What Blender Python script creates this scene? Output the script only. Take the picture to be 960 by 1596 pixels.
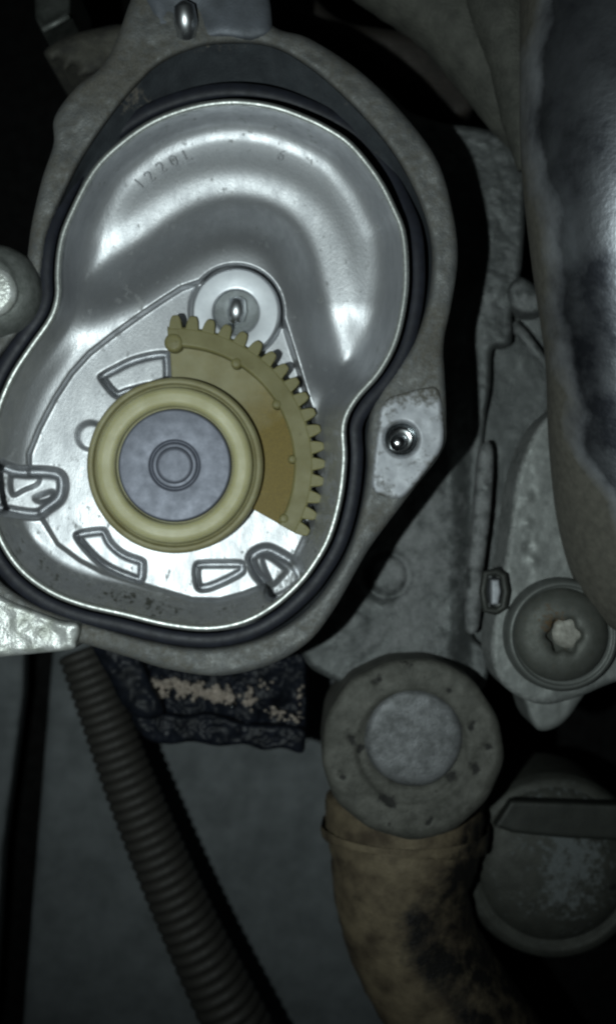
import bpy, math, random
import numpy as np
from mathutils import Vector
for o in list(bpy.data.objects):
    bpy.data.objects.remove(o)
random.seed(7); rng = np.random.default_rng(7)
scn = bpy.context.scene; col = scn.collection
S = 0.00013            # metres per photo unit on the plane of the housing rim
D = 1600.0             # camera height over that plane, in the same units

# ------------------------------------------------------------------ camera, light, exposure
def W(px, py, z=0.0):
    k = (D - z) / D
    return Vector(((px - 480) * k * S, (798 - py) * k * S, z * S))
cam = bpy.data.cameras.new('camera'); co = bpy.data.objects.new('camera', cam); col.objects.link(co)
co.location = (0, 0, D * S); cam.sensor_fit = 'VERTICAL'; cam.sensor_height = 24; cam.lens = 24 * D / 1596
cam.clip_start = 0.005; cam.clip_end = 20
cam.dof.use_dof = True; cam.dof.focus_distance = (D + 30) * S; cam.dof.aperture_fstop = 7
scn.camera = co
w = bpy.data.worlds.new('World'); scn.world = w; w.use_nodes = True
w.node_tree.nodes['Background'].inputs[0].default_value = (0.75, 0.9, 1, 1)
w.node_tree.nodes['Background'].inputs[1].default_value = 0.006
def lamp(name, px, py, z, energy, radius, aim, color, ang):
    L = bpy.data.lights.new(name, 'SPOT'); L.energy = energy; L.shadow_soft_size = radius
    L.spot_size = math.radians(ang); L.spot_blend = 1.0; L.color = color
    o = bpy.data.objects.new(name, L); col.objects.link(o)
    o.location = ((px - 480) * S, (798 - py) * S, z * S)
    d = W(*aim) - o.location; o.rotation_euler = d.to_track_quat('-Z', 'Y').to_euler()
    return o
lamp('phone_flash', 150, 905, 1610, 1.46, 0.0024, (360, 680, -60), (0.875, 0.99, 0.975), 88)
scn.view_settings.view_transform = 'Standard'; scn.view_settings.look = 'None'
scn.view_settings.exposure = 0; scn.view_settings.gamma = 1
scn.render.engine = 'CYCLES'
scn.cycles.pixel_filter_type = 'BLACKMAN_HARRIS'; scn.cycles.filter_width = 2.4
scn.render.resolution_x = 615; scn.render.resolution_y = 1024

# ------------------------------------------------------------------ curves and fields
def catmull(pts, n=10, closed=True):
    P = np.array(pts, float); N = len(P); out = []
    rngN = range(N) if closed else range(N - 1)
    for i in rngN:
        if closed: a, b, c, d = P[i - 1], P[i], P[(i + 1) % N], P[(i + 2) % N]
        else: a, b, c, d = P[max(i - 1, 0)], P[i], P[i + 1], P[min(i + 2, N - 1)]
        for k in range(n):
            t = k / n
            out.append(0.5 * (2 * b + (c - a) * t + (2 * a - 5 * b + 4 * c - d) * t * t + (3 * b - a - 3 * c + d) * t ** 3))
    if not closed: out.append(P[-1])
    return np.array(out)
def segdist(X, Y, poly, closed=True):
    A = poly; B = np.roll(poly, -1, 0)
    if not closed: A, B = poly[:-1], poly[1:]
    best = np.full(X.shape, 1e18); side = np.zeros(X.shape)
    for (ax, ay), (bx, by) in zip(A, B):
        dx, dy = bx - ax, by - ay; L = dx * dx + dy * dy + 1e-12
        t = np.clip(((X - ax) * dx + (Y - ay) * dy) / L, 0, 1)
        qx, qy = X - ax - t * dx, Y - ay - t * dy
        q = qx * qx + qy * qy
        m = q < best
        best = np.where(m, q, best)
        if not closed: side = np.where(m, np.sign(dx * (Y - ay) - dy * (X - ax)), side)
    return np.sqrt(best), side
def inside(X, Y, poly):
    r = np.zeros(X.shape, bool); B = np.roll(poly, -1, 0)
    for (ax, ay), (bx, by) in zip(poly, B):
        c = (ay > Y) != (by > Y)
        r ^= c & (X < (bx - ax) * (Y - ay) / (by - ay + 1e-12) + ax)
    return r
def sdf(X, Y, poly):
    d, _ = segdist(X, Y, poly)
    return np.where(inside(X, Y, poly), -d, d)
def ss(a, b, x):
    t = np.clip((x - a) / (b - a), 0, 1); return t * t * (3 - 2 * t)
_perm = rng.random((64, 64))
def vn(X, Y, sc):                                   # smooth value noise, -1..1
    x, y = X / sc, Y / sc
    xi, yi = np.floor(x).astype(int), np.floor(y).astype(int); fx, fy = x - xi, y - yi
    fx, fy = fx * fx * (3 - 2 * fx), fy * fy * (3 - 2 * fy)
    g = lambda i, j: _perm[i % 64, j % 64]
    a = g(xi, yi) * (1 - fx) + g(xi + 1, yi) * fx; b = g(xi, yi + 1) * (1 - fx) + g(xi + 1, yi + 1) * fx
    return 2 * (a * (1 - fy) + b * fy) - 1
def circ(cx, cy, r, n=40):
    a = np.linspace(0, 2 * np.pi, n, endpoint=False)
    return np.stack([cx + r * np.cos(a), cy + r * np.sin(a)], 1)

# ------------------------------------------------------------------ objects
BASE = {}
def tag(o, label=None, cat=None, group=None, kind=None):
    if label: o['label'] = label
    if cat: o['category'] = cat
    if group: o['group'] = group
    if kind: o['kind'] = kind
    return o
def thing(name, loc, label, cat, group=None):
    o = bpy.data.objects.new(name, None); col.objects.link(o); o.location = loc; o.empty_display_size = 0.01
    BASE[o.name] = Vector(loc)
    return tag(o, label, cat, group)
def link(name, verts, faces, mat, parent=None, smooth=True, dirt=None, mats=None, fmat=None, flat_from=None):
    V = np.array(verts, float).reshape(-1, 3)
    if parent is None:
        org = Vector(((V[:, 0].min() + V[:, 0].max()) / 2, (V[:, 1].min() + V[:, 1].max()) / 2, V[:, 2].min()))
    else: org = BASE[parent.name]
    me = bpy.data.meshes.new(name)
    me.from_pydata((V - np.array(org)).tolist(), [], [list(map(int, f)) for f in faces])
    me.polygons.foreach_set('use_smooth', [smooth] * len(me.polygons))
    if flat_from is not None:
        fl = [i < flat_from for i in range(len(me.polygons))]; me.polygons.foreach_set('use_smooth', fl)
    for m in ([mat] if mats is None else mats): me.materials.append(m)
    if fmat is not None: me.polygons.foreach_set('material_index', fmat)
    a = me.attributes.new('dirt', 'FLOAT', 'POINT')
    a.data.foreach_set('value', np.zeros(len(V)) if dirt is None else np.asarray(dirt, float))
    me.update()
    o = bpy.data.objects.new(name, me); col.objects.link(o)
    if parent is None: o.location = org
    else: o.parent = parent
    BASE[o.name] = org
    return o
def relief_geo(poly, zf, res, zbot, dirtf=None, holes=()):
    lo, hi = poly.min(0) - res * 2, poly.max(0) + res * 2
    nx, ny = int((hi[0] - lo[0]) / res) + 1, int((hi[1] - lo[1]) / res) + 1
    X, Y = np.meshgrid(lo[0] + np.arange(nx) * res, lo[1] + np.arange(ny) * res)
    def field(X, Y):
        s = sdf(X, Y, poly)
        for h in holes: s = np.maximum(s, -sdf(X, Y, h))
        return s
    s = field(X, Y)
    c = s < 0
    q = c[:-1, :-1] & c[1:, :-1] & c[:-1, 1:] & c[1:, 1:]
    # grow to any-corner cells, then snap outer corners to the outline
    q = c[:-1, :-1] | c[1:, :-1] | c[:-1, 1:] | c[1:, 1:]
    m = (s > 0) & (s < 3 * res)
    xm, ym, sm = X[m], Y[m], s[m]
    for it in range(3):
        e = 0.25
        gx = (field(xm + e, ym) - field(xm - e, ym)) / (2 * e); gy = (field(xm, ym + e) - field(xm, ym - e)) / (2 * e)
        g = np.maximum(np.hypot(gx, gy), .3)
        xm, ym = xm - gx * sm / g ** 2, ym - gy * sm / g ** 2
        sm = field(xm, ym)
    X[m], Y[m], s[m] = xm, ym, sm
    idx = np.arange(nx * ny).reshape(ny, nx)
    F = np.stack([idx[:-1, :-1], idx[1:, :-1], idx[1:, 1:], idx[:-1, 1:]], -1)[q]
    used = np.unique(F); remap = np.full(nx * ny, -1); remap[used] = np.arange(len(used)); F = remap[F]
    x, y, s1 = X.ravel()[used], Y.ravel()[used], s.ravel()[used]
    z = zf(x, y, s1)
    k = (D - z) / D
    V = np.stack([(x - 480) * k * S, (798 - y) * k * S, z * S], 1)
    dirt = dirtf(x, y, s1) if dirtf else np.zeros(len(x))
    E = np.concatenate([F[:, [0, 1]], F[:, [1, 2]], F[:, [2, 3]], F[:, [3, 0]]])
    key = np.sort(E, 1); u, inv, cnt = np.unique(key, axis=0, return_inverse=True, return_counts=True)
    B = E[cnt[inv.ravel()] == 1]
    nt = len(F)
    if zbot is not None and len(B):
        bu = np.unique(B); m2 = {v: i for i, v in enumerate(bu)}
        n0 = len(V); top = V[bu]; bot = top.copy(); bot[:, 2] = zbot * S
        V = np.concatenate([V, top, bot]); dirt = np.concatenate([dirt, dirt[bu], dirt[bu]])
        nb = len(bu)
        sk = [[n0 + m2[b], n0 + m2[a], n0 + nb + m2[a], n0 + nb + m2[b]] for a, b in B]
        F = F.tolist() + sk
    else: F = F.tolist()
    return V, F, dirt, nt
def relief(name, poly, zf, res, zbot, mat, parent=None, dirtf=None, holes=()):
    V, F, d, nt = relief_geo(np.array(poly, float), zf, res, zbot, dirtf, holes)
    return link(name, V, F, mat, parent, True, d)
def edge(s, r, h):                                  # rounded-over edge: 0 inside, -h at the outline
    t = np.clip(1 + s / r, 0, 1); return -h * (1 - np.sqrt(np.maximum(0, 1 - t * t)))
def sweep_geo(path, nseg=20, closed=False, cap=True, squash=1.0, wob=0.0):
    """path rows: photo x, photo y, height z, radius (photo units at that height)."""
    P = np.array(path, float); n = len(P)
    k = (D - P[:, 2]) / D
    C = np.stack([(P[:, 0] - 480) * k * S, (798 - P[:, 1]) * k * S, P[:, 2] * S], 1); R = P[:, 3] * k * S
    V, F = [], []; up = Vector((0, 0, 1))
    for i in range(n):
        a = C[(i - 1) % n] if closed else C[max(i - 1, 0)]; b = C[(i + 1) % n] if closed else C[min(i + 1, n - 1)]
        T = Vector(b - a).normalized(); N = (up - T * T.dot(up))
        if N.length < 1e-3: N = Vector((1, 0, 0))
        N.normalize(); Bn = T.cross(N)
        for j in range(nseg):
            t = 2 * math.pi * j / nseg; r = R[i] * (1 + (wob * (random.random() - .5) if wob else 0))
            V.append(Vector(C[i]) + Bn * (r * math.cos(t)) + N * (r * squash * math.sin(t)))
    m = n if closed else n - 1
    for i in range(m):
        for j in range(nseg):
            a = i * nseg + j; b = i * nseg + (j + 1) % nseg; i2 = ((i + 1) % n) * nseg
            F.append((a, b, i2 + (j + 1) % nseg, i2 + j))
    if cap and not closed:
        F.append(tuple(range(nseg))[::-1]); F.append(tuple((n - 1) * nseg + j for j in range(nseg)))
    return V, F
def sweep(name, path, mat, parent=None, nseg=20, closed=False, cap=True, squash=1.0, wob=0.0, dirtf=None):
    V, F = sweep_geo(path, nseg, closed, cap, squash, wob)
    d = None
    if dirtf:
        A = np.array([tuple(v) for v in V]); k = (D * S - A[:, 2]) / (D * S)
        d = dirtf(A[:, 0] / S / k + 480, 798 - A[:, 1] / S / k, A[:, 2] / S)
    return link(name, V, F, mat, parent, True, d)
def lathe(name, cx, cy, zref, prof, mat, parent=None, seg=64, tilt=(0, 0), dirtf=None, wob=None):
    """prof: (radius in photo units at zref, z). Profile from the centre outward."""
    c = W(cx, cy, zref); k = (D - zref) / D; V, F = [], []
    n = len(prof)
    for i, (r, z) in enumerate(prof):
        for j in range(seg):
            a = 2 * math.pi * j / seg; rr = r * k
            if wob: rr += wob(a, i)
            x, y = rr * math.cos(a), rr * math.sin(a)
            V.append((c.x + x * S, c.y + y * S, (z + tilt[0] * x + tilt[1] * y) * S))
    for i in range(n - 1):
        for j in range(seg):
            F.append((i * seg + j, (i + 1) * seg + j, (i + 1) * seg + (j + 1) % seg, i * seg + (j + 1) % seg))
    if prof[0][0] > 0.01: F.append(tuple(range(seg)))
    d = None
    if dirtf:
        A = np.array(V); kk = (D * S - A[:, 2]) / (D * S); d = dirtf(A[:, 0] / S / kk + 480, 798 - A[:, 1] / S / kk, A[:, 2] / S)
    # dense profiles shade smooth; hard steps come from doubled points
    return link(name, V, F, mat, parent, True, d)
def fillet(pts, r=2.0):                             # small rounding of a lathe profile so that its edges catch light
    out = [pts[0]]
    for i in range(1, len(pts) - 1):
        p, a, b = np.array(pts[i], float), np.array(pts[i - 1], float), np.array(pts[i + 1], float)
        la, lb = np.linalg.norm(a - p), np.linalg.norm(b - p)
        ra, rb = min(r, la * .45), min(r, lb * .45)
        s, e = p + (a - p) / max(la, 1e-6) * ra, p + (b - p) / max(lb, 1e-6) * rb
        for t in (0, .33, .67, 1):
            out.append(tuple((1 - t) ** 2 * s + 2 * t * (1 - t) * p + t * t * e))
    out.append(pts[-1]); return out

# ------------------------------------------------------------------ materials
def mat(name, c1, c2=None, scale=900, rough=(.5, .6), metal=0., bump=.1, bscale=4000, bdist=.0003, dirt=None,
        dirt_rough=.85, pits=None, spec=.5, sss=0., coat=0., detail=6, contrast=(.35, .65), stretch=None, dramp=(.3, .75), dn=.5):
    m = bpy.data.materials.new(name); m.use_nodes = True; nt = m.node_tree; N = nt.nodes; L = nt.links
    b = N['Principled BSDF']; tc = N.new('ShaderNodeTexCoord'); src = tc.outputs['Object']
    if stretch:
        mp = N.new('ShaderNodeMapping'); mp.inputs['Scale'].default_value = stretch; L.new(src, mp.inputs[0]); src = mp.outputs[0]
    def noise(sc, det=detail, ro=.6):
        n = N.new('ShaderNodeTexNoise'); n.inputs['Scale'].default_value = sc; n.inputs['Detail'].default_value = det
        n.inputs['Roughness'].default_value = ro; L.new(src, n.inputs['Vector']); return n.outputs['Fac']
    def ramp(f, lo, hi, a, c):
        r = N.new('ShaderNodeMapRange'); r.clamp = True
        for i, v in ((1, lo), (2, hi), (3, a), (4, c)): r.inputs[i].default_value = v
        L.new(f, r.inputs[0]); return r.outputs[0]
    def mix(f, a, c):
        x = N.new('ShaderNodeMix'); x.data_type = 'RGBA'; L.new(f, x.inputs[0])
        for s, v in ((x.inputs[6], a), (x.inputs[7], c)):
            if isinstance(v, tuple): s.default_value = (*v, 1)
            else: L.new(v, s)
        return x.outputs[2]
    def fmix(f, a, c):
        x = N.new('ShaderNodeMix'); x.data_type = 'FLOAT'; L.new(f, x.inputs[0])
        for s, v in ((x.inputs[2], a), (x.inputs[3], c)):
            if isinstance(v, (int, float)): s.default_value = v
            else: L.new(v, s)
        return x.outputs[0]
    big = noise(scale); fine = noise(bscale, 3)
    colr = mix(ramp(big, contrast[0], contrast[1], 0, 1), c1, c2 or tuple(v * .8 for v in c1))
    ro = ramp(big, .3, .7, rough[0], rough[1]); me = metal
    if pits:
        pf = ramp(noise(pits[1], 4), pits[2], pits[2] + .05, 0, 1)
        colr = mix(pf, colr, pits[0])
    if dirt:
        at = N.new('ShaderNodeAttribute'); at.attribute_name = 'dirt'  # tint weight
        nn = ramp(noise(scale * 2.3), .3, .7, -dn, dn)
        ad = N.new('ShaderNodeMath'); ad.operation = 'ADD'; L.new(at.outputs['Fac'], ad.inputs[0]); L.new(nn, ad.inputs[1])
        df = ramp(ad.outputs[0], dramp[0], dramp[1], 0, 1)
        dc = mix(ramp(fine, .3, .7, 0, 1), dirt, tuple(v * .62 for v in dirt))
        colr = mix(df, colr, dc); ro = fmix(df, ro, dirt_rough); me = fmix(df, metal, 0.)
    L.new(colr, b.inputs['Base Color']); L.new(ro, b.inputs['Roughness'])
    if isinstance(me, (int, float)): b.inputs['Metallic'].default_value = me
    else: L.new(me, b.inputs['Metallic'])
    b.inputs['Specular IOR Level'].default_value = spec
    if sss:
        b.inputs['Subsurface Weight'].default_value = sss; b.inputs['Subsurface Radius'].default_value = (1, .8, .35)
        b.inputs['Subsurface Scale'].default_value = .0015
    if coat: b.inputs['Coat Weight'].default_value = coat; b.inputs['Coat Roughness'].default_value = .25
    if bump:
        bp = N.new('ShaderNodeBump'); bp.inputs['Strength'].default_value = bump; bp.inputs['Distance'].default_value = bdist
        h = fmix(ramp(big, 0, 1, .35, .35), fine, big)
        L.new(h, bp.inputs['Height']); L.new(bp.outputs[0], b.inputs['Normal'])
    return m
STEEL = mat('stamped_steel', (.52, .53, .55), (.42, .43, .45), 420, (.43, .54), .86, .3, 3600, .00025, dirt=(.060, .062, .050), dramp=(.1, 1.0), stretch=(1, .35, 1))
LIP = mat('rolled_edge_steel', (.60, .62, .60), (.40, .415, .40), 900, (.40, .52), .85, .2, 3000, .0003)
CAST = mat('dirty_cast_aluminium', (.178, .182, .178), (.115, .119, .119), 300, (.45, .68), .35, .6, 2400, .0005, dirt=(.118, .113, .098), dramp=(.2, 1.0))
CLEAN = mat('machined_aluminium', (.43, .445, .475), (.33, .343, .37), 350, (.5, .65), .35, .12, 3000, .0003, dirt=(.12, .115, .10), dramp=(.2, 1.0))
BARE = mat('bare_aluminium', (.80, .82, .81), (.42, .44, .40), 260, (.35, .5), .5, .5, 1500, .0007)
GROOVE = mat('greasy_groove', (.040, .046, .052), (.022, .026, .031), 300, (.5, .7), 0, .4, 2500, .0005, dirt=(.15, .135, .115))
RUBBER = mat('black_rubber', (.016, .018, .026), (.010, .011, .016), 500, (.5, .6), 0, .15, 3000, .0003, spec=.3)
PLASTIC = mat('olive_nylon', (.19, .175, .080), (.145, .130, .052), 160, (.45, .6), 0, .12, 2500, .0003, sss=.25, spec=.3, dirt=(.10, .08, .02), dirt_rough=.5)
WEBM = mat('translucent_web_nylon', (.27, .255, .150), (.21, .19, .10), 130, (.45, .55), 0, .12, 2500, .0003, sss=.25, spec=.25, dirt=(.185, .130, .016), dirt_rough=.55, dramp=(.0, 1.15), dn=.18)
PALE = mat('pale_olive_nylon', (.42, .40, .24), (.34, .32, .17), 130, (.38, .5), 0, .1, 2500, .0003, sss=.25, spec=.35)
ZINC = mat('blue_grey_zinc', (.118, .125, .158), (.095, .102, .13), 350, (.45, .55), .35, .1, 3500, .0003)
BUSH = mat('turned_aluminium', (.55, .57, .60), (.48, .50, .53), 500, (.42, .5), .8, .06, 4500, .0002)
SHINY = mat('polished_steel', (.62, .64, .66), (.5, .52, .53), 900, (.13, .22), 1., .03, 3000, .0003)
BLOCK = mat('engine_casting', (.108, .116, .115), (.070, .076, .076), 150, (.38, .6), .4, .55, 2200, .0005, dirt=(.23, .238, .24), dramp=(.2, 1.1))  # lighter tint also carries light painted on the casting
PLATE = mat('zinc_plate', (.225, .237, .230), (.16, .17, .165), 350, (.5, .62), .35, .25, 2600, .0004, dirt=(.27, .28, .275))  # lighter tint holds the painted edge highlight
BOLTM = mat('weathered_bolt', (.105, .110, .10), (.075, .08, .07), 420, (.5, .65), .35, .3, 2600, .0004, dirt=(.12, .08, .042))
CAPM = mat('corroded_alloy', (.112, .112, .098), (.060, .061, .052), 260, (.6, .75), .15, .6, 2200, .0007, pits=((.030, .030, .026), 300, .68), dirt=(.022, .022, .020), dramp=(.3, .8))
CAPD = mat('oxidised_disc', (.19, .197, .205), (.10, .105, .107), 380, (.5, .65), .35, .6, 2000, .0005, pits=((.05, .05, .045), 420, .69))
RUST = mat('rusty_pipe', (.165, .132, .082), (.050, .036, .021), 130, (.7, .85), 0, .5, 1500, .0009, dirt=(.012, .011, .010), dn=.4, dramp=(.1, .95), dirt_rough=.5)  # black tint holds grime and painted shade
CHROME = mat('dark_chrome', (.62, .65, .70), (.07, .075, .09), 40, (.27, .42), .95, .15, 500, .0010, dirt=(.108, .102, .084), dn=.2, dramp=(.05, 1.0))
DUSTY = mat('dusty_rubber', (.085, .086, .073), (.040, .041, .035), 150, (.7, .85), 0, .6, 1300, .001)
SLATE = mat('slate_panel', (.108, .120, .126), (.072, .081, .085), 120, (.6, .75), 0, .25, 2000, .0005, pits=((.25, .26, .26), 800, .735))
BLACK = mat('black_paint', (.006, .006, .006), (.003, .003, .003), 300, (.7, .85), 0, .3, 1500, .0005, spec=.08)
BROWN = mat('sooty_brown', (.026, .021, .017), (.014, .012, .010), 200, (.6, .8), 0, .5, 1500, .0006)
GREASE = mat('greasy_black', (.011, .013, .019), (.004, .005, .007), 260, (.34, .55), 0, .15, 1100, .0010, spec=.14)
CRUMB = mat('dry_crumbs', (.50, .43, .37), (.22, .19, .16), 900, (.7, .9), 0, .8, 2600, .0006)
HOSE = mat('corrugated_plastic', (.038, .036, .031), (.021, .020, .018), 160, (.55, .7), 0, .3, 1800, .0005)
STAIN = mat('stained_can', (.064, .067, .058), (.040, .042, .036), 260, (.5, .65), .3, .6, 2000, .0005, dirt=(.135, .150, .152), pits=((.02, .02, .02), 260, .68))
STRAP = mat('strap_steel', (.034, .037, .032), (.022, .024, .021), 250, (.5, .65), .2, .3, 1800, .0004)
TAB = mat('dull_alloy', (.2, .21, .2), (.12, .13, .12), 500, (.45, .6), .4, .4, 2000, .0004)

# ------------------------------------------------------------------ floor of the engine bay
n = 24; fv, ff = [], []
for j in range(n + 1):
    for i in range(n + 1):
        fv.append(((i / n - .5) * 1.2, (j / n - .5) * 1.2, -1050 * S + .0015 * random.random()))
for j in range(n):
    for i in range(n):
        a = j * (n + 1) + i; ff.append((a, a + 1, a + n + 2, a + n + 1))
tag(link('engine_bay_floor', fv, ff, BLACK), kind='structure')

# ------------------------------------------------------------------ outlines traced in photo units
RIM = catmull([(107, 345), (95, 385), (91, 425), (91, 462), (80, 497), (50, 540), (22, 583), (2, 628), (-14, 680), (-20, 735), (-13, 795), (4, 845),
               (34, 888), (78, 921), (130, 942), (195, 957), (262, 973), (325, 979), (380, 969), (425, 945), (462, 913), (487, 882), (512, 838),
               (529, 778), (536, 715), (535, 662), (553, 623), (590, 580), (616, 530), (630, 465), (632, 410), (627, 362), (614, 328), (588, 278),
               (547, 227), (508, 200), (470, 182), (430, 168), (390, 161), (350, 160), (300, 168), (242, 189), (190, 224), (146, 269)], 8)
def rim_off(d):
    P = RIM; T = np.roll(P, -1, 0) - np.roll(P, 1, 0); T /= np.linalg.norm(T, axis=1)[:, None]
    N = np.stack([T[:, 1], -T[:, 0]], 1)
    if np.sum((P + N)[:, 0] * np.roll((P + N)[:, 1], -1) - np.roll((P + N)[:, 0], -1) * (P + N)[:, 1]) ** 2 < \
       np.sum(P[:, 0] * np.roll(P[:, 1], -1) - np.roll(P[:, 0], -1) * P[:, 1]) ** 2: N = -N
    return P + N * d
PLT = np.array([(283, 449), (250, 470), (215, 494), (178, 521), (140, 551), (112, 582), (86, 622), (62, 668), (46, 708), (46, 735), (50, 775), (66, 808), (90, 848),
                (125, 874), (160, 892), (205, 906), (250, 920), (300, 935), (342, 936), (380, 926), (415, 913), (447, 889), (462, 866), (478, 832),
                (491, 790), (497, 735), (494, 690), (485, 640), (467, 580), (448, 520), (432, 470), (370, 430), (310, 440)], float)
DARKC = catmull([(20, 560), (70, 505), (128, 470), (185, 438), (240, 405), (290, 370), (330, 350), (370, 344), (410, 352), (440, 374), (460, 410),
                 (474, 460), (486, 510), (503, 565), (516, 625), (520, 700)], 8, closed=False)

# ------------------------------------------------------------------ actuator housing
OUT = catmull([(240, -60), (170, 88), (120, 135), (86, 182), (84, 225), (66, 280), (50, 350), (40, 420), (20, 500), (-40, 560), (-75, 700), (-60, 850), (-20, 930),
               (60, 985), (140, 1006), (200, 1024), (262, 1043), (340, 1053), (415, 1038), (478, 1003), (520, 951), (556, 888), (580, 848), (640, 768),
               (690, 700), (695, 650), (693, 590), (691, 535), (704, 470), (713, 400), (705, 330), (682, 252), (632, 182), (562, 112), (482, 60), (420, 35), (370, -60)], 8)
INN = catmull([(96, 315), (128, 250), (168, 190), (208, 140), (250, 100), (310, 74), (370, 68), (430, 76), (490, 112), (552, 168), (610, 236), (652, 312), (672, 385),
               (668, 460), (648, 525), (612, 582), (582, 628), (572, 680), (572, 735), (556, 820), (524, 892), (474, 955), (405, 995), (322, 1010), (235, 998),
               (130, 968), (50, 938), (-10, 890), (-46, 810), (-54, 730), (-46, 650), (-15, 580), (30, 520), (62, 470), (68, 420), (76, 365)], 8)
H = thing('actuator_housing', W(320, 560, -300), 'dirty grey cast aluminium actuator housing, open, around the silver pan and olive gear', 'housing')
def zhouse(x, y, s):
    si = sdf(x, y, INN)
    z = -24 + edge(s, 14, 14) + 2.5 * vn(x, y, 26) + 1.2 * vn(x, y, 9) - 10 * ss(260, 60, y)
    z += edge(-si, 7, 10)
    return z
def dhouse(x, y, s):
    si = sdf(x, y, INN)
    d = .45 + .35 * vn(x, y, 45) + .6 * np.exp(-((x - 175) ** 2 + (y - 130) ** 2) / 70 ** 2)
    d += .35 * np.exp(-((x - 640) ** 2 + (y - 560) ** 2) / 50 ** 2)
    return np.where(si < -3, -1, d)
relief('housing_flange', OUT, zhouse, 3.0, -330, CAST, H, dhouse, holes=[INN, circ(626, 684, 25)])
def zwall(x, y, s):
    dn = np.maximum(-sdf(x, y, INN), 0); top = ss(420, 200, y)
    return np.maximum(-34 - dn * 1.1 * top - (1 - top) * np.minimum(dn * 4 + 12, 62), -150) - 10 * ss(260, 60, y) + 1.5 * vn(x, y, 20)
relief('inner_wall', INN, zwall, 3.0, -170, GROOVE, H, lambda x, y, s: .3 * ss(100, 70, y) + .2 * vn(x, y, 30) + .75 * np.exp(-((x - 205) ** 2 + (y - 150) ** 2) / 26 ** 2) - .2, holes=[rim_off(4)])
# screw ear on the right
EAR = catmull([(588, 668), (592, 640), (606, 620), (632, 611), (662, 604), (682, 606), (689, 640), (690, 692), (668, 728), (641, 762), (622, 777), (596, 773), (580, 760), (582, 715)], 6)
def zear(x, y, s):
    r = np.hypot(x - 626, y - 684)
    return -19 + edge(s, 6, 6) + .7 * vn(x, y, 14) - 5 * ss(31, 24, r)
relief('screw_ear', EAR, zear, 2.0, -60, CLEAN, H, lambda x, y, s: .05 + .75 * ss(640, 612, y) + .45 * ss(-8, 0, s) + .25 * vn(x, y, 18) + .5*np.exp(-((x-600)**2+(y-757)**2)/14**2), holes=[circ(626, 684, 25)])
lathe('screw_hole', 626, 684, -20, fillet([(0, -50), (14, -49.6), (20, -48.2), (24, -44), (26.5, -34), (27.5, -22), (26, -19)], 3), SHINY, H, 40)
lathe('screw_point', 622, 689, -46, fillet([(0, -38), (6, -38.6), (11, -41), (14, -46), (15, -58)], 3), SHINY, H, 28)
# round knob and bright lug on the left
K = lathe('round_knob', -14, 448, 0, fillet([(0, 28), (40, 26), (46, 16), (62, 6), (72, -14), (76, -60), (76, -320)], 9), TAB, H, 48)
lathe('knob_face', -16, 452, 30, fillet([(0, 36), (34, 34), (41, 26), (41, 18)], 5), BARE, H, 40)
LUG = catmull([(-90, 900), (-30, 915), (20, 938), (70, 958), (98, 968), (120, 971), (125, 980), (120, 1000), (113, 1012), (60, 1018), (0, 1024), (-90, 1030)], 6)
relief('side_lug', LUG, lambda x, y, s: -2 + edge(s, 11, 13) + 2.5 * vn(x, y, 30) + 3 * vn(x + 90, y, 13) + 5 * ss(70, 95, x), 2.5, -260, BARE, H)
# bluish pocket and added glint pin at the top edge
relief('top_pocket', catmull([(228, -40), (236, 20), (256, 52), (292, 64), (340, 58), (398, 62), (424, 40), (392, -40)], 6),
       lambda x, y, s: -27 + edge(s, 22, 12) - 9 * ss(60, 12, np.hypot(x - 290, y - 36)), 3.0, -80,
       mat('dusty_blued_steel', (.13, .142, .165), (.08, .088, .10), 200, (.5, .65), .3, .3, 2500, .0004), H)
sweep('glint_pin', [(286, 2, -12, 6), (287, 8, -13, 16), (290, 34, -26, 19), (292, 56, -38, 16), (293, 62, -44, 6)], mat('pin_steel', (.66, .68, .70), (.5, .52, .54), 900, (.34, .40), 1., .03, 3000, .0003), H, 20)  # pin added and tilted so that it returns a streak of light

# ------------------------------------------------------------------ rubber seal round the pan
def ring_path(d, z, r):
    P = rim_off(d)[::2]; return [(x, y, z - 34 * float(ss(400, 230, y)), r) for x, y in P]
tag(sweep('rubber_seal', ring_path(19, -36, 11.5), RUBBER, None, 16, True, squash=.6), 'black rubber seal running round the rim of the silver pan', 'seal')

# ------------------------------------------------------------------ stamped pan
PAN = thing('stamped_pan', W(320, 570, -150), 'silver stamped steel pan with rolled rim and embossed slots, set inside the housing', 'pan')
SLOT = [np.array(catmull(p, 5)) for p in (
    [(156, 590), (160, 582), (180, 571), (205, 559), (235, 551), (258, 549), (264, 556), (262, 600), (230, 606), (200, 614), (180, 618)],   # top left arc
    [(118, 838), (124, 829), (158, 824), (166, 828), (176, 846), (196, 862), (222, 872), (226, 880), (222, 906), (200, 902), (165, 886), (140, 866)],  # lower left arc
    [(304, 882), (312, 876), (350, 875), (378, 876), (382, 886), (376, 896), (345, 912), (322, 920), (308, 918), (303, 900)],               # lower wedge
    [(-10, 722), (30, 730), (76, 732), (96, 738), (102, 755), (97, 778), (78, 794), (56, 806), (10, 800), (-30, 790)],                       # left notch
    [(388, 874), (394, 860), (412, 852), (430, 856), (466, 880), (474, 910), (440, 936), (418, 934), (410, 912), (396, 894)])]               # right notch
BRIGHT = [np.array(catmull(p, 5)) for p in (
    [(17, 742), (40, 741), (62, 742), (60, 755), (40, 764), (20, 772)], [(54, 776), (72, 768), (84, 766), (80, 778), (62, 783)],
    [(408, 872), (420, 868), (446, 888), (444, 894), (428, 911), (422, 908)])]
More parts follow.
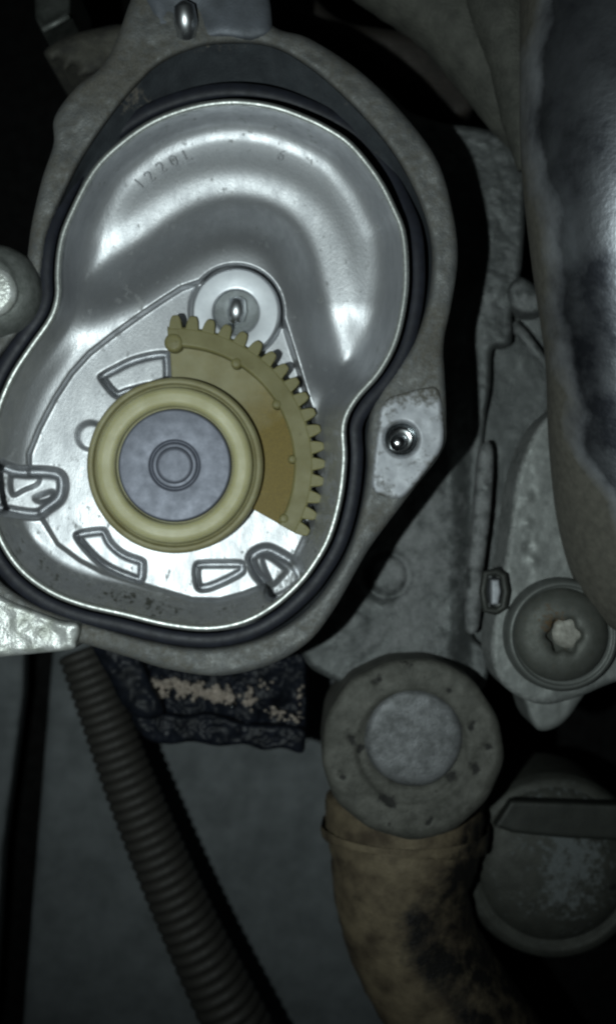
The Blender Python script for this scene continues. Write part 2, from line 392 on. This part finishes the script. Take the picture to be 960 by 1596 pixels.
def zpan(x, y, s):
    d = -s
    dc, side = segdist(x, y, DARKC, False); dc = dc * -side
    fin = np.interp(dc, *TF)
    boss = np.hypot(x - 370, y - 470)
    low = ss(470, 590, y)
    base = -40 - 10 * ss(110, 300, boss) - 22 * low
    zin = base + fin * (1 - ss(560, 640, y))
    h1 = np.interp(d, *TH1); h2 = np.interp(d, *TH2)
    st_ = np.maximum(ss(770, 850, y), ss(430, 490, x)); h2 = h2 * (1 - st_) + np.interp(d, *TH3) * st_
    z = zin + (-2 - zin) * (h1 * (1 - low) + h2 * low)
    sp = sdf(x, y, PLT)
    zp = -92 + TILT[0] * (x - 270) + TILT[1] * (y - 700) 
    z = z + (zp - z) * ss(3.5, -4, sp)
    for i, P in enumerate(SLOT):
        q = sdf(x, y, P)
        z = z + (zp - 20 - z) * ss(2, -9, q) if i < 3 else z + (zp - 30 - z) * ss(3, -11, q)
    for i, P in enumerate(SLOT):
        q = sdf(x, y, P); z = z - (30 if i < 3 else 40) * np.exp(-((q + 4) / (3.0 if i < 3 else 4.6)) ** 2) * ss(3, -4, sp if i < 3 else sp * 0 - 9)
    for P in BRIGHT:
        z = z + 14 * ss(3, -5, sdf(x, y, P))
    # dimple left of the gear, collar of the motor bushing
    z = z + 6 * ss(26, 16, np.hypot(x - 142, y - 680))
    r = np.hypot(x - 368, y - 486)
    z = z + (-96 - z) * ss(75, 71, r)
    return z
TILT = (-.03, .045)
def table(xs, ys, sg):
    t = np.arange(xs[0] - 60, xs[-1] + 60, 1.0); v = np.interp(t, xs, ys)
    g = np.exp(-.5 * (np.arange(-24, 25) / sg) ** 2); g /= g.sum()
    return t, np.convolve(np.pad(v, 24, mode='edge'), g, 'valid')
TF = table([-60, -46, -32, -16, 0, 15, 27, 37, 49, 62, 76, 92], [0, -1, -5, -14, -27, -40, -46.5, -48, -45.3, -40.8, -37.2, -36], 8)
TH1 = table([-60, 0, 4, 10, 19, 30, 44, 58, 74], [1.6, 1, .95, .80, .50, .23, .10, .025, 0], 4)
TH3 = table([-60, 0, 4, 10, 20, 32, 42, 52], [1.6, 1, .93, .82, .56, .25, .05, 0], 3)
TH2 = table([-60, 0, 4, 12, 30, 56, 84, 110], [1.6, 1, .94, .78, .48, .22, .06, 0], 5)
from functools import reduce
V, F, d_, nt = relief_geo(RIM, zpan, 1.6, None)
# light smoothing of the field removes creases of the interpolated profiles
def smooth_z(V, F, it=2):
    E = np.array(F); z = V[:, 2].copy(); cnt = np.zeros(len(V)); 
    for _ in range(it):
        acc = np.zeros(len(V)); cnt = np.zeros(len(V))
        for a in range(4):
            for b in (1, 3):
                np.add.at(acc, E[:, a], z[E[:, (a + b) % 4]]); np.add.at(cnt, E[:, a], 1)
        m = cnt > 6
        z = np.where(m, .5 * z + .5 * acc / np.maximum(cnt, 1), z)
    V2 = V.copy(); V2[:, 2] = z; return V2
V = smooth_z(V, F, 2)
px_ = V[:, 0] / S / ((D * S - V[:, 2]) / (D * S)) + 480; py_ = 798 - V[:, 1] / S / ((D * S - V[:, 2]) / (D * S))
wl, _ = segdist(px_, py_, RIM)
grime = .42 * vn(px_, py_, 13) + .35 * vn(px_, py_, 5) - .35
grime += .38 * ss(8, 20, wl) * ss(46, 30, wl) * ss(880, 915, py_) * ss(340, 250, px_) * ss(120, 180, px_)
grime += .55 * ss(52, 26, wl) * ss(620, 860, py_)  # besides the grime specks, a darker tone along the lower wall
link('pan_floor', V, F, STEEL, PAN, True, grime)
sweep('rolled_rim', [(x, y, -3, 5.2) for x, y in RIM[::2]], LIP, PAN, 12, True)
# faint stamped characters on the crescent floor
def glyph(txt, px, py, ang, size, z, name='stamped_mark'):
    c = bpy.data.curves.new(name, 'FONT'); c.body = txt; c.size = size * S; c.extrude = .35 * S; c.align_x = 'CENTER'; c.align_y = 'CENTER'
    o = bpy.data.objects.new('tmp', c); col.objects.link(o)
    dg = bpy.context.evaluated_depsgraph_get(); me = bpy.data.meshes.new_from_object(o.evaluated_get(dg))
    bpy.data.objects.remove(o); me.name = name; me.materials.clear(); me.materials.append(STEEL)
    q = bpy.data.objects.new(name, me); col.objects.link(q); q.parent = PAN
    q.location = W(px, py, z) - BASE[PAN.name]; q.rotation_euler = (0, 0, math.radians(ang)); return q
for ch, (gx, gy) in zip('1220L', [(217, 287), (233, 276), (251, 262), (270, 252), (291, 243)]):
    a = math.degrees(math.atan2(430 - gy, gx - 365)) - 90
    glyph(ch, gx, gy, a, 28, -76)
glyph('6', 437, 243, -22, 26, -76)

# ------------------------------------------------------------------ motor bushing
B = thing('motor_bushing', W(368, 486, -100), 'bright round metal bushing with a glinting shaft end, under the top teeth of the gear', 'bushing')
lathe('bushing_ring', 368, 486, -60, fillet([(34, -84), (34.5, -62), (37, -60), (66, -58), (70, -62), (70, -100)], 2.5), BUSH, B, 72)
lathe('shaft_socket', 368, 486, -66, fillet([(0, -84), (14, -83), (22, -79), (30, -72), (35, -67)], 4), mat('oily_steel', (.50, .52, .53), (.36, .38, .38), 400, (.40, .52), .6, .25, 1500, .0005), B, 40)
sweep('shaft_glint', [(370, 462, -66, 3), (370, 466, -67, 13), (369, 486, -71.5, 16), (368, 500, -74.5, 13), (367, 506, -77, 3)], mat('worn_steel', (.70, .72, .74), (.56, .58, .60), 600, (.34, .40), 1., .03, 3000, .0003), B, 16)
# ------------------------------------------------------------------ sector gear
GX, GY, GZ = 272, 725, -45
G = thing('sector_gear', W(GX, GY, -92), 'olive yellow plastic sector gear with toothed edge, lying in the silver pan', 'gear')
def gp(r, deg, z): 
    k = (D - GZ) / D; a = math.radians(deg); c = W(GX, GY, GZ)
    return Vector((c.x + r * k * S * math.cos(a), c.y + r * k * S * math.sin(a), z * S))
def arc_solid(name, prof, a0, a1, mt, n=60, dirtf=None):
    """closed (r,z) profile swept between two angles and capped"""
    V, F = [], []; m = len(prof)
    for i in range(n + 1):
        for r, z in prof: V.append(gp(r, a0 + (a1 - a0) * i / n, z))
    for i in range(n):
        for j in range(m):
            F.append((i * m + j, (i + 1) * m + j, (i + 1) * m + (j + 1) % m, i * m + (j + 1) % m))
    F.append(tuple(range(m))[::-1]); F.append(tuple(n * m + j for j in range(m)))
    d = None
    if dirtf: d = [dirtf(math.hypot(*( (v.x - gp(0,0,0).x), (v.y - gp(0,0,0).y))) / S, math.degrees(math.atan2(v.y - gp(0,0,0).y, v.x - gp(0,0,0).x))) for v in V]
    o = link(name, V, F, mt, G, False, d)
    md = o.modifiers.new('bevel', 'BEVEL'); md.width = 1.6 * S; md.segments = 2; md.limit_method = 'ANGLE'; md.angle_limit = math.radians(40)
    return o
A0, A1 = -29.5, 93
# web: finer radial steps so that the amber tone on it can vary
rs = np.linspace(120, 196, 12)
web = [(r, -70) for r in rs] + [(196, -86), (120, -86)]
arc_solid('gear_web', web, A0, A1, WEBM, 60, lambda r, a: 1.1 * float(ss(62, 12, a)) + .1)
arc_solid('gear_rim', [(186, -82), (186, -52), (189, -49), (214, -49), (217, -52), (217, -84)], A0, A1, PLASTIC, 60)
def ring(name, prof, mt): return lathe(name, GX, GY, GZ, fillet(prof, 2.2), mt, G, 96)
ring('hub_flange', [(118, -58), (126, -56), (128, -47), (134, -47), (138, -53), (138, -94)], WEBM)
ring('hub_ring', [(91, -60), (91.5, -43), (95, -38), (100, -36.5), (112, -36), (117, -37.5), (121, -42), (124, -58)], PALE)
ring('hub_disc', [(0, -47), (34, -47), (36, -50), (38, -50), (40, -47), (86, -47), (88, -49), (89, -56)], ZINC)
ring('centre_pin', [(0, -43.5), (24, -43.5), (28, -45), (30, -49), (30, -52)], ZINC)
for i, a in enumerate(np.linspace(150, 215, 8)):   # small crimps along the left of the flange
    p = gp(137, float(a), -60)
for i, (r, a, rad, zt) in enumerate([(192, 90.5, 15, -46), (187, 59, 9, -47.5), (186, 31, 8, -47.5), (184, 3, 7, -47), (190, -26, 8, -47)]):
    c = gp(r, a, 0); k = (D - GZ) / D
    px, py = c.x / S / k + 480, 798 - c.y / S / k
    lathe('nub', px, py, GZ, fillet([(0, zt), (rad * .75, zt - .6), (rad, zt - 4), (rad, -70)], 2.5), PLASTIC, G, 24)
# teeth: one mesh, copied round the arc
def tooth_mesh():
    hw = [(213, 10.6), (219, 9.8), (226, 8.6), (231, 7.0), (235, 4.6)]
    k = (D - GZ) / D * S; V, F = [], []
    for zz in (-49, -86):
        for r, h in hw: V.append((r * k, -h * k, zz * S))
        for r, h in hw[::-1]: V.append((r * k, h * k, zz * S))
    m = len(hw) * 2
    F.append(tuple(range(m))); F.append(tuple(range(m, 2 * m))[::-1])
    for j in range(m): F.append((j, j + m, (j + 1) % m + m, (j + 1) % m))
    me = bpy.data.meshes.new('tooth'); me.from_pydata(V, [], F); me.materials.append(PLASTIC); return me
tm = tooth_mesh(); gc = W(GX, GY, GZ)
NT = 18
for i in range(NT):
    o = bpy.data.objects.new('tooth', tm); col.objects.link(o); o.parent = G
    o.location = Vector((gc.x, gc.y, 0)) - BASE[G.name]; o.rotation_euler = (0, 0, math.radians(-26.8 + i * (116.5 / (NT - 1))))
    md = o.modifiers.new('bevel', 'BEVEL'); md.width = 1.8 * S; md.segments = 2

# ------------------------------------------------------------------ engine casting behind, right
E = thing('engine_casting', W(720, 640, -520), 'dark grey rough engine casting behind the housing, between it and the chrome pipe', 'engine block')
P1 = catmull([(560, 150), (640, 176), (692, 192), (750, 200), (800, 218), (816, 250), (818, 330), (812, 420), (798, 490), (796, 536), (768, 545), (764, 600), (756, 650), (752, 700), (752, 760),
              (744, 900), (735, 985), (760, 1020), (745, 1080), (640, 1100), (520, 1060), (470, 1020), (440, 900), (500, 500)], 6)
def zblk(x, y, s):
    z = -345 + edge(s, 9, 14) + 4 * vn(x, y, 60) + 2 * vn(x, y, 17) + 1.2 * vn(x, y, 6)
    z -= 16 * ss(620, 700, y) * ss(700, 735, x) + 12 * np.exp(-((x - 735) / 18) ** 2) * ss(440, 520, y)
    r = np.hypot(x - 603, y - 897); z -= 14 * np.exp(-((r - 34) / 6) ** 2)
    z += 10 * ss(900, 1000, y)
    return z
def litblk(x, y, s):
    return .15 + .8 * np.exp(-((x - 640) ** 2 / 60 ** 2 + (y - 860) ** 2 / 110 ** 2)) + .3 * np.exp(-((x - 600) ** 2 / 80 ** 2 + (y - 990) ** 2 / 40 ** 2)) + .25 * vn(x, y, 24)  # lit patches painted into the casting colour
relief('casting_wall', P1, zblk, 3.5, -640, BLOCK, E, litblk)
relief('casting_recess', catmull([(740, 480), (800, 470), (900, 500), (1000, 560), (1000, 700), (880, 690), (800, 720), (770, 900), (760, 1010), (730, 1000), (735, 700)], 6),
       lambda x, y, s: -400 + 3 * vn(x, y, 50) + vn(x, y, 8), 5, -640, BLOCK, E)
relief('weld_ridge', catmull([(748, 700), (768, 700), (764, 800), (752, 900), (746, 978), (726, 980), (728, 900), (738, 800)], 5),
       lambda x, y, s: -328 + edge(s, 11, 16) + 3 * vn(x, y, 8), 2.5, -640, BLOCK, E, lambda x, y, s: 1.05 + .6 * vn(x, y, 12) + 0 * s)
relief('casting_lug', catmull([(792, 448), (812, 432), (838, 450), (852, 480), (838, 490), (810, 486), (795, 474)], 6), lambda x, y, s: -320 + edge(s, 12, 20) + 2 * vn(x, y, 9), 2.5, -640, BLOCK, E,
       lambda x, y, s: .35 + .3 * vn(x, y, 12))
sweep('casting_rib', [(800, 506, -378, 9), (816, 524, -370, 9), (838, 552, -370, 8), (858, 580, -376, 7)], BLOCK, E, 12, dirtf=lambda x, y, z: .55 + 0 * x)

# ------------------------------------------------------------------ plate, bolt, clip on the right
BR = thing('mounting_plate', W(880, 880, -300), 'light grey curved mounting plate under the large socket head bolt', 'plate')
BRK = catmull([(905, 600), (866, 636), (838, 664), (815, 710), (801, 760), (792, 830), (783, 890), (772, 950), (764, 1005), (772, 1050), (798, 1080), (848, 1098), (905, 1084), (960, 1062), (1050, 1040), (1050, 620)], 7)
def zbrk(x, y, s):
    z = -218 + edge(s, 10, 12) + 1.2 * vn(x, y, 20) + .6 * vn(x, y, 7)
    for (a, b, h) in ((822, 816, 5), (823, 852, -5), (831, 874, 5), (822, 775, 3)): z += h * np.exp(-((x - a) ** 2 + (y - b) ** 2) / 7 ** 2)
    return z
relief('plate_body', BRK, zbrk, 3, -330, PLATE, BR, lambda x, y, s: .1 + .5 * ss(-14, -4, s) * ss(930, 800, x) + .2 * vn(x, y, 22))  # highlight along the left edge painted as a lighter tone
relief('lower_lug', catmull([(800, 1070), (905, 1070), (898, 1100), (872, 1130), (842, 1139), (826, 1122), (815, 1090)], 6), lambda x, y, s: -275 + edge(s, 8, 10) + vn(x, y, 12), 3, -400, PLATE, BR)
BT = thing('flange_bolt', W(876, 990, -220), 'large weathered round bolt head with a bright star socket, on the grey plate', 'bolt')
def drust(x, y, z): return .75 * np.exp(-((x - 862) ** 2 + (y - 972) ** 2) / 22 ** 2)
lathe('bolt_flange', 876, 990, -195, fillet([(66, -190), (76, -191), (79, -186), (84, -188), (88, -196), (90, -222)], 3), mat('bolt_flange_zinc', (.13, .138, .132), (.10, .107, .10), 400, (.45, .6), .4, .2, 2500, .0003), BT, 72)
def starwob(n, amp, rows):
    return lambda a, i: (amp * math.cos(n * a) if i in rows else 0)
lathe('bolt_head', 876, 990, -180, [(25, -188), (26, -170), (28, -166), (36, -164), (46, -165), (58, -170), (68, -178), (73, -187), (74, -195)], BOLTM, BT, 96, dirtf=drust, wob=starwob(6, 3.2, (0, 1, 2)))
lathe('star_socket', 884, 986, -186, [(0, -180), (15, -179.5), (21, -181), (25, -190)], mat('worn_socket', (.34, .335, .30), (.22, .215, .19), 700, (.5, .65), .3, .5, 2500, .0005), BT, 60, wob=starwob(5, 2.6, (1, 2)))
CL = thing('spring_clip', W(770, 922, -250), 'small dark rectangular clip hooked on the left edge of the grey plate', 'clip')
sweep('clip_loop', [(p[0], p[1], -198, 6) for p in [(756, 894), (772, 891), (784, 897), (788, 922), (784, 946), (772, 953), (756, 950), (752, 922)]], STRAP, CL, 12, True)
relief('clip_tongue', np.array([(766, 904), (777, 904), (780, 922), (776, 942), (766, 942)], float), lambda x, y, s: -200 + edge(s, 3, 4), 1.5, -260, CLEAN, CL)

# ------------------------------------------------------------------ big chrome pipe at the right edge
def dpipe(x, y, z):
    left = np.interp(y, [-60, 100, 200, 300, 400, 480, 560, 620, 700, 800, 900], [850, 832, 830, 842, 868, 864, 870, 893, 903, 965, 1000])
    return np.clip(.5 + (left - x) / 42, -.6, 1.4) + .22 * vn(x, y, 34) + .8 * np.exp(-((x - 925) ** 2 + (y - 155) ** 2) / 12 ** 2)
pp = catmull([(985, -90, -70, 172), (985, 60, -66, 172), (990, 220, -64, 176), (1002, 380, -74, 172), (1012, 540, -108, 160), (1010, 680, -146, 152), (1020, 800, -186, 148), (1040, 880, -215, 140), (1070, 930, -245, 110)], 7, False)
tag(sweep('coolant_pipe', pp, CHROME, None, 72, dirtf=dpipe), 'fat dark shiny metal pipe with dried tan mud along its left side', 'pipe')

# ------------------------------------------------------------------ hoses and dark parts above
tag(sweep('rubber_hose', catmull([(470, -150, -330, 62), (590, -60, -325, 66), (690, 10, -320, 66), (752, 90, -320, 58), (800, 170, -330, 46), (850, 230, -350, 40)], 8, False), DUSTY, None, 32, wob=.035),
    'dusty olive grey hose crossing the top edge, left of the shiny pipe', 'hose')
tag(sweep('dusty_duct', catmull([(760, -120, -250, 52), (775, 0, -250, 50), (800, 90, -250, 40), (812, 170, -255, 34), (830, 260, -262, 24)], 8, False), DUSTY, None, 28, wob=.05),
    'dusty narrow duct hugging the upper left side of the shiny pipe', 'duct')
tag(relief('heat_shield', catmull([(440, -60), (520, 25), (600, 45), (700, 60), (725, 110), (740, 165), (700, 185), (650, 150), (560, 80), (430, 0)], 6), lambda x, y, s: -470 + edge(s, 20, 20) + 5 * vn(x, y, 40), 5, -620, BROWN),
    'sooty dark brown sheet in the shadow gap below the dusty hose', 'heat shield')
tag(relief('metal_tab', np.array([(52, -40), (112, -40), (110, 22), (66, 50), (56, 30)], float), lambda x, y, s: -330 + edge(s, 6, 8) + 8 * ss(-14, -2, s) * ss(10, 40, y), 3, -520, mat('dark_tab', (.06, .065, .06), (.03, .033, .03), 300, (.45, .6), .3, .4, 1800, .0005)),
    'small dark metal tab with a bright lower edge in the top left corner', 'tab')
sweep_tab = sweep('tab_edge', [(67, 47, -322, 4), (88, 36, -322, 4.5), (108, 25, -322, 4)], TAB, bpy.data.objects['metal_tab'], 10)
tag(relief('muddy_bracket', catmull([(70, 80), (100, 58), (150, 44), (195, 40), (190, 80), (160, 110), (122, 120), (118, 102), (100, 110), (96, 92), (80, 96)], 6),
           lambda x, y, s: -300 + edge(s, 16, 26) + 5 * vn(x, y, 22), 3, -520, mat('mud_bracket', (.075, .072, .058), (.035, .034, .03), 260, (.7, .85), 0, .6, 1500, .0008)),
    'muddy scalloped bracket in shadow beside the top left of the housing', 'bracket')

# ------------------------------------------------------------------ round cap and what hangs below it
CP = thing('round_cap', W(642, 1165, -420), 'pitted grey brown round cap with a lighter centre disc, below the engine casting', 'cap')
def capw(a, i): return 1.2 * math.sin(5 * a + 1) + .8 * math.sin(11 * a)
PITS = [(548, 1152, 9), (560, 1166, 7), (601, 1243, 10), (612, 1252, 7), (704, 1212, 8), (738, 1196, 9), (735, 1130, 6), (588, 1062, 7), (700, 1075, 6), (668, 1278, 6), (530, 1210, 6), (760, 1165, 6)]
def zcap(x, y, s):
    r = np.hypot(x - 642, y - 1166)
    z = -229 + edge(s, 16, 18) - 7 * ss(92, 80, r) + 1.5 * vn(x, y, 28) + .9 * vn(x, y, 9)
    for a, b, q in PITS: z -= 5 * np.exp(-((x - a + 4 * vn(x, y, 11)) ** 2 + (y - b + 4 * vn(y, x, 9)) ** 2) / q ** 2)
    return z
def dcap(x, y, s):
    d = .1 * vn(x, y, 12)
    for a, b, q in PITS: d = d + 1.1 * np.exp(-((x - a + 4 * vn(x, y, 11)) ** 2 + (y - b + 4 * vn(y, x, 9)) ** 2) / q ** 2)
    return d
ca = np.linspace(0, 2 * np.pi, 120, endpoint=False); cr = 141 + 1.4 * np.sin(5 * ca + 1) + .9 * np.sin(13 * ca)
relief('cap_rim', np.stack([642 + cr * np.cos(ca), 1166 + cr * np.sin(ca)], 1), zcap, 2.4, -430, CAPM, CP, dcap, holes=[circ(644, 1152, 70)])
lathe('cap_disc', 645, 1150, -234, fillet([(0, -226), (40, -226), (64, -227), (73, -231), (77, -242)], 5), CAPD, CP, 72, wob=lambda a, i: .8 * math.sin(4 * a))
def shade_grime(x, y, z):
    e = np.interp(y, [1280, 1340, 1380, 1420, 1500, 1560, 1620], [715, 700, 660, 615, 620, 680, 700])  # black right side: shade painted into the colour, mixed with grime
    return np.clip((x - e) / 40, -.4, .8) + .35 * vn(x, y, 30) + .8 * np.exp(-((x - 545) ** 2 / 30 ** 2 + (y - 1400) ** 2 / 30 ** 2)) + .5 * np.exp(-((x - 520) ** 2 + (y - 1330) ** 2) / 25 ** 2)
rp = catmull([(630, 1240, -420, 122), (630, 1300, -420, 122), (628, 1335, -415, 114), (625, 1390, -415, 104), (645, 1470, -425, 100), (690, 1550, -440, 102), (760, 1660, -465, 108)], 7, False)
tag(sweep('rusty_elbow', rp, RUST, None, 44, wob=.03, dirtf=shade_grime), 'rust brown pipe elbow curving down from below the round cap', 'pipe')
sweep_c = tag(sweep('hose_clamp', [(x, y, z, r * 1.06) for x, y, z, r in rp[5:11]], RUST, None, 44, cap=False, wob=.02, dirtf=shade_grime), 'rusty band clamped round the top of the brown elbow', 'clamp')
CN = thing('stained_canister', W(880, 1370, -620), 'stained round metal canister under a dark strap in the lower right corner', 'canister')
def dcan(x, y, z): return .9 * np.exp(-((x - 885) ** 2 / 60 ** 2 + (y - 1345) ** 2 / 75 ** 2)) + .25 * vn(x, y, 20) + .4 * np.exp(-((x - 880) ** 2 / 50 ** 2 + (y - 1225) ** 2 / 22 ** 2))  # pale centre tone, plus light painted on the upper edge
lathe('can_top', 868, 1352, -430, [(0, -420), (40, -420), (70, -423), (95, -430), (112, -441), (122, -456)], STAIN, CN, 72, dirtf=dcan)
lathe('can_rim', 866, 1356, -450, fillet([(120, -456), (128, -452), (140, -460), (146, -480), (148, -640)], 5), STAIN, CN, 72)
st = sweep_geo([(760, 1268, -396, 30), (800, 1276, -392, 30), (900, 1284, -390, 31), (1040, 1292, -392, 32)], 4)
o = tag(relief('steel_strap', np.array([(770, 1288), (796, 1248), (860, 1250), (1060, 1258), (1060, 1314), (880, 1306), (800, 1298)], float), lambda x, y, s: -372 + edge(s, 5, 6) + vn(x, y, 30), 3, -400, STRAP),
        'dark flat steel strap crossing over the stained canister', 'strap')

# ------------------------------------------------------------------ lower left: panels, hose, greasy bracket
tag(relief('shield_panel', np.array([(88, 960), (620, 960), (640, 1660), (32, 1660)], float), lambda x, y, s: -850 + edge(s, 8, 6) + 3 * vn(x, y, 110), 9, -880, SLATE), 'large flat slate grey panel behind the ribbed hose', 'panel')
tag(relief('side_panel', np.array([(-160, 960), (38, 960), (36, 1080), (4, 1320), (-14, 1600), (-160, 1600)], float), lambda x, y, s: -830 + edge(s, 8, 6) + 3 * vn(x, y, 90), 9, -880, SLATE), 'narrow slate grey panel at the left edge beyond the dark slot', 'panel')
HS = thing('corrugated_hose', W(250, 1340, -640), 'dark ribbed plastic hose lying diagonally across the slate panel', 'hose')
hp = catmull([(128, 1020, -590, 30), (162, 1110, -590, 32), (200, 1215, -590, 34), (246, 1330, -590, 36), (294, 1440, -590, 38), (344, 1545, -590, 41), (412, 1680, -590, 44)], 24, False)
sweep('hose_core', hp[::3], HOSE, HS, 24)
seg = np.linalg.norm(np.diff(hp[:, :2], axis=0), axis=1); cum = np.concatenate([[0], np.cumsum(seg)])
def torus_mesh(R, r, n=26, m=7):
    V, F = [], []
    for i in range(n):
        a = 2 * math.pi * i / n
        for j in range(m):
            b = math.pi * (-.5 + j / (m - 1)) 
            V.append(((R + r * math.cos(b) * 1.1) * math.cos(a), (R + r * math.cos(b) * 1.1) * math.sin(a), r * 1.05 * math.sin(b)))
    for i in range(n):
        for j in range(m - 1):
            F.append((i * m + j, ((i + 1) % n) * m + j, ((i + 1) % n) * m + j + 1, i * m + j + 1))
    me = bpy.data.meshes.new('rib'); me.from_pydata(V, [], F); me.polygons.foreach_set('use_smooth', [True] * len(F)); me.materials.append(HOSE); return me
rib = torus_mesh(38.2 * 1.37 * S, 8.6 * 1.37 * S)
L_ = 0
while L_ < cum[-1] - 2:
    i = int(np.searchsorted(cum, L_, 'right') - 1); i = min(i, len(hp) - 2); t = (L_ - cum[i]) / seg[i]
    p = hp[i] * (1 - t) + hp[i + 1] * t
    o = bpy.data.objects.new('rib', rib); col.objects.link(o); o.parent = HS
    a, b = W(*hp[max(i - 2, 0)][:3]), W(*hp[min(i + 3, len(hp) - 1)][:3])
    o.location = W(*p[:3]) - BASE[HS.name]; o.rotation_euler = (b - a).to_track_quat('Z', 'Y').to_euler()
    o.scale = (p[3] / 39,) * 2 + (p[3] / 39,)
    L_ += 18.5 * p[3] / 40
GB = thing('greasy_bracket', W(330, 1100, -520), 'greasy black bracket caked with grime under the lower edge of the housing', 'bracket')
relief('bracket_arm', catmull([(140, 990), (204, 990), (232, 1056), (256, 1104), (244, 1120), (214, 1118), (190, 1096), (172, 1060)], 5), lambda x, y, s: -420 + edge(s, 14, 18) + 4 * vn(x, y, 12), 2.5, -560, GREASE, GB)
relief('bracket_web', np.array([(205, 1000), (478, 980), (478, 1150), (320, 1142), (262, 1128)], float), lambda x, y, s: -470 + edge(s, 8, 10) + 9 * vn(x, y, 24) + 5 * vn(x, y, 8), 2.5, -600, GREASE, GB)
relief('bracket_ledge', catmull([(206, 1116), (240, 1110), (290, 1116), (330, 1112), (380, 1128), (430, 1130), (472, 1136), (476, 1156), (470, 1174), (440, 1166), (410, 1169), (380, 1160), (340, 1163), (300, 1156), (262, 1160), (226, 1150)], 5), lambda x, y, s: -440 + edge(s, 8, 10) + 4 * vn(x, y, 16) + 3 * vn(x, y, 6), 2.5, -600, GREASE, GB)
def crumbs(name, spots, mt, label=None):
    V, F = [], []
    for (cx, cy, sx, sy, n, r0, r1, z0) in spots:
        for _ in range(n):
            x, y = random.gauss(cx, sx), random.gauss(cy, sy); r = random.uniform(r0, r1); c = W(x, y, z0 + r * .4); b = len(V)
            ax = [Vector((random.uniform(-1, 1), random.uniform(-1, 1), random.uniform(-1, 1))).normalized() for _ in range(3)]
            dirs = [(1, 0, 0), (-1, 0, 0), (0, 1, 0), (0, -1, 0), (0, 0, 1), (0, 0, -1)]
            for dx in dirs:
                V.append(c + Vector(dx) * (r * S * 1.3 * random.uniform(.6, 1.2)) + Vector((random.uniform(-.3, .3), random.uniform(-.3, .3), 0)) * r * S)
            for f in ((0, 2, 4), (2, 1, 4), (1, 3, 4), (3, 0, 4), (2, 0, 5), (1, 2, 5), (3, 1, 5), (0, 3, 5)): F.append(tuple(b + q for q in f))
    return link(name, V, F, mt, None, False)
tag(crumbs('dirt_crumbs', [(248 + 10 * k, 1066 + 1.6 * k + 5 * math.sin(k * 1.9), 6, 3 + 2.5 * abs(math.sin(k * 1.3)), 17, 1.2, 6.5, -453) for k in range(12)] + [(388, 1090, 6, 8, 30, 1.5, 5, -452), (430, 1112, 7, 4, 14, 1.5, 4, -440), (456, 1119, 8, 5, 14, 1.5, 4, -432), (468, 1086, 3, 12, 9, 1.5, 4, -450), (412, 1064, 12, 4, 10, 1, 3, -452)], CRUMB),
    'tan crumbs of dried dirt caked on the greasy bracket', 'dirt', kind='stuff')
tag(crumbs('metal_flecks', [(250, 1052, 16, 8, 14, 1, 2.4, -448), (400, 1075, 40, 14, 26, .8, 2, -452), (420, 1150, 34, 10, 24, .8, 2, -430), (361, 1101, 1, 1, 3, 3.5, 5, -440)], SHINY),
    'tiny glinting flecks of metal stuck in the black grease', 'flecks', kind='stuff')
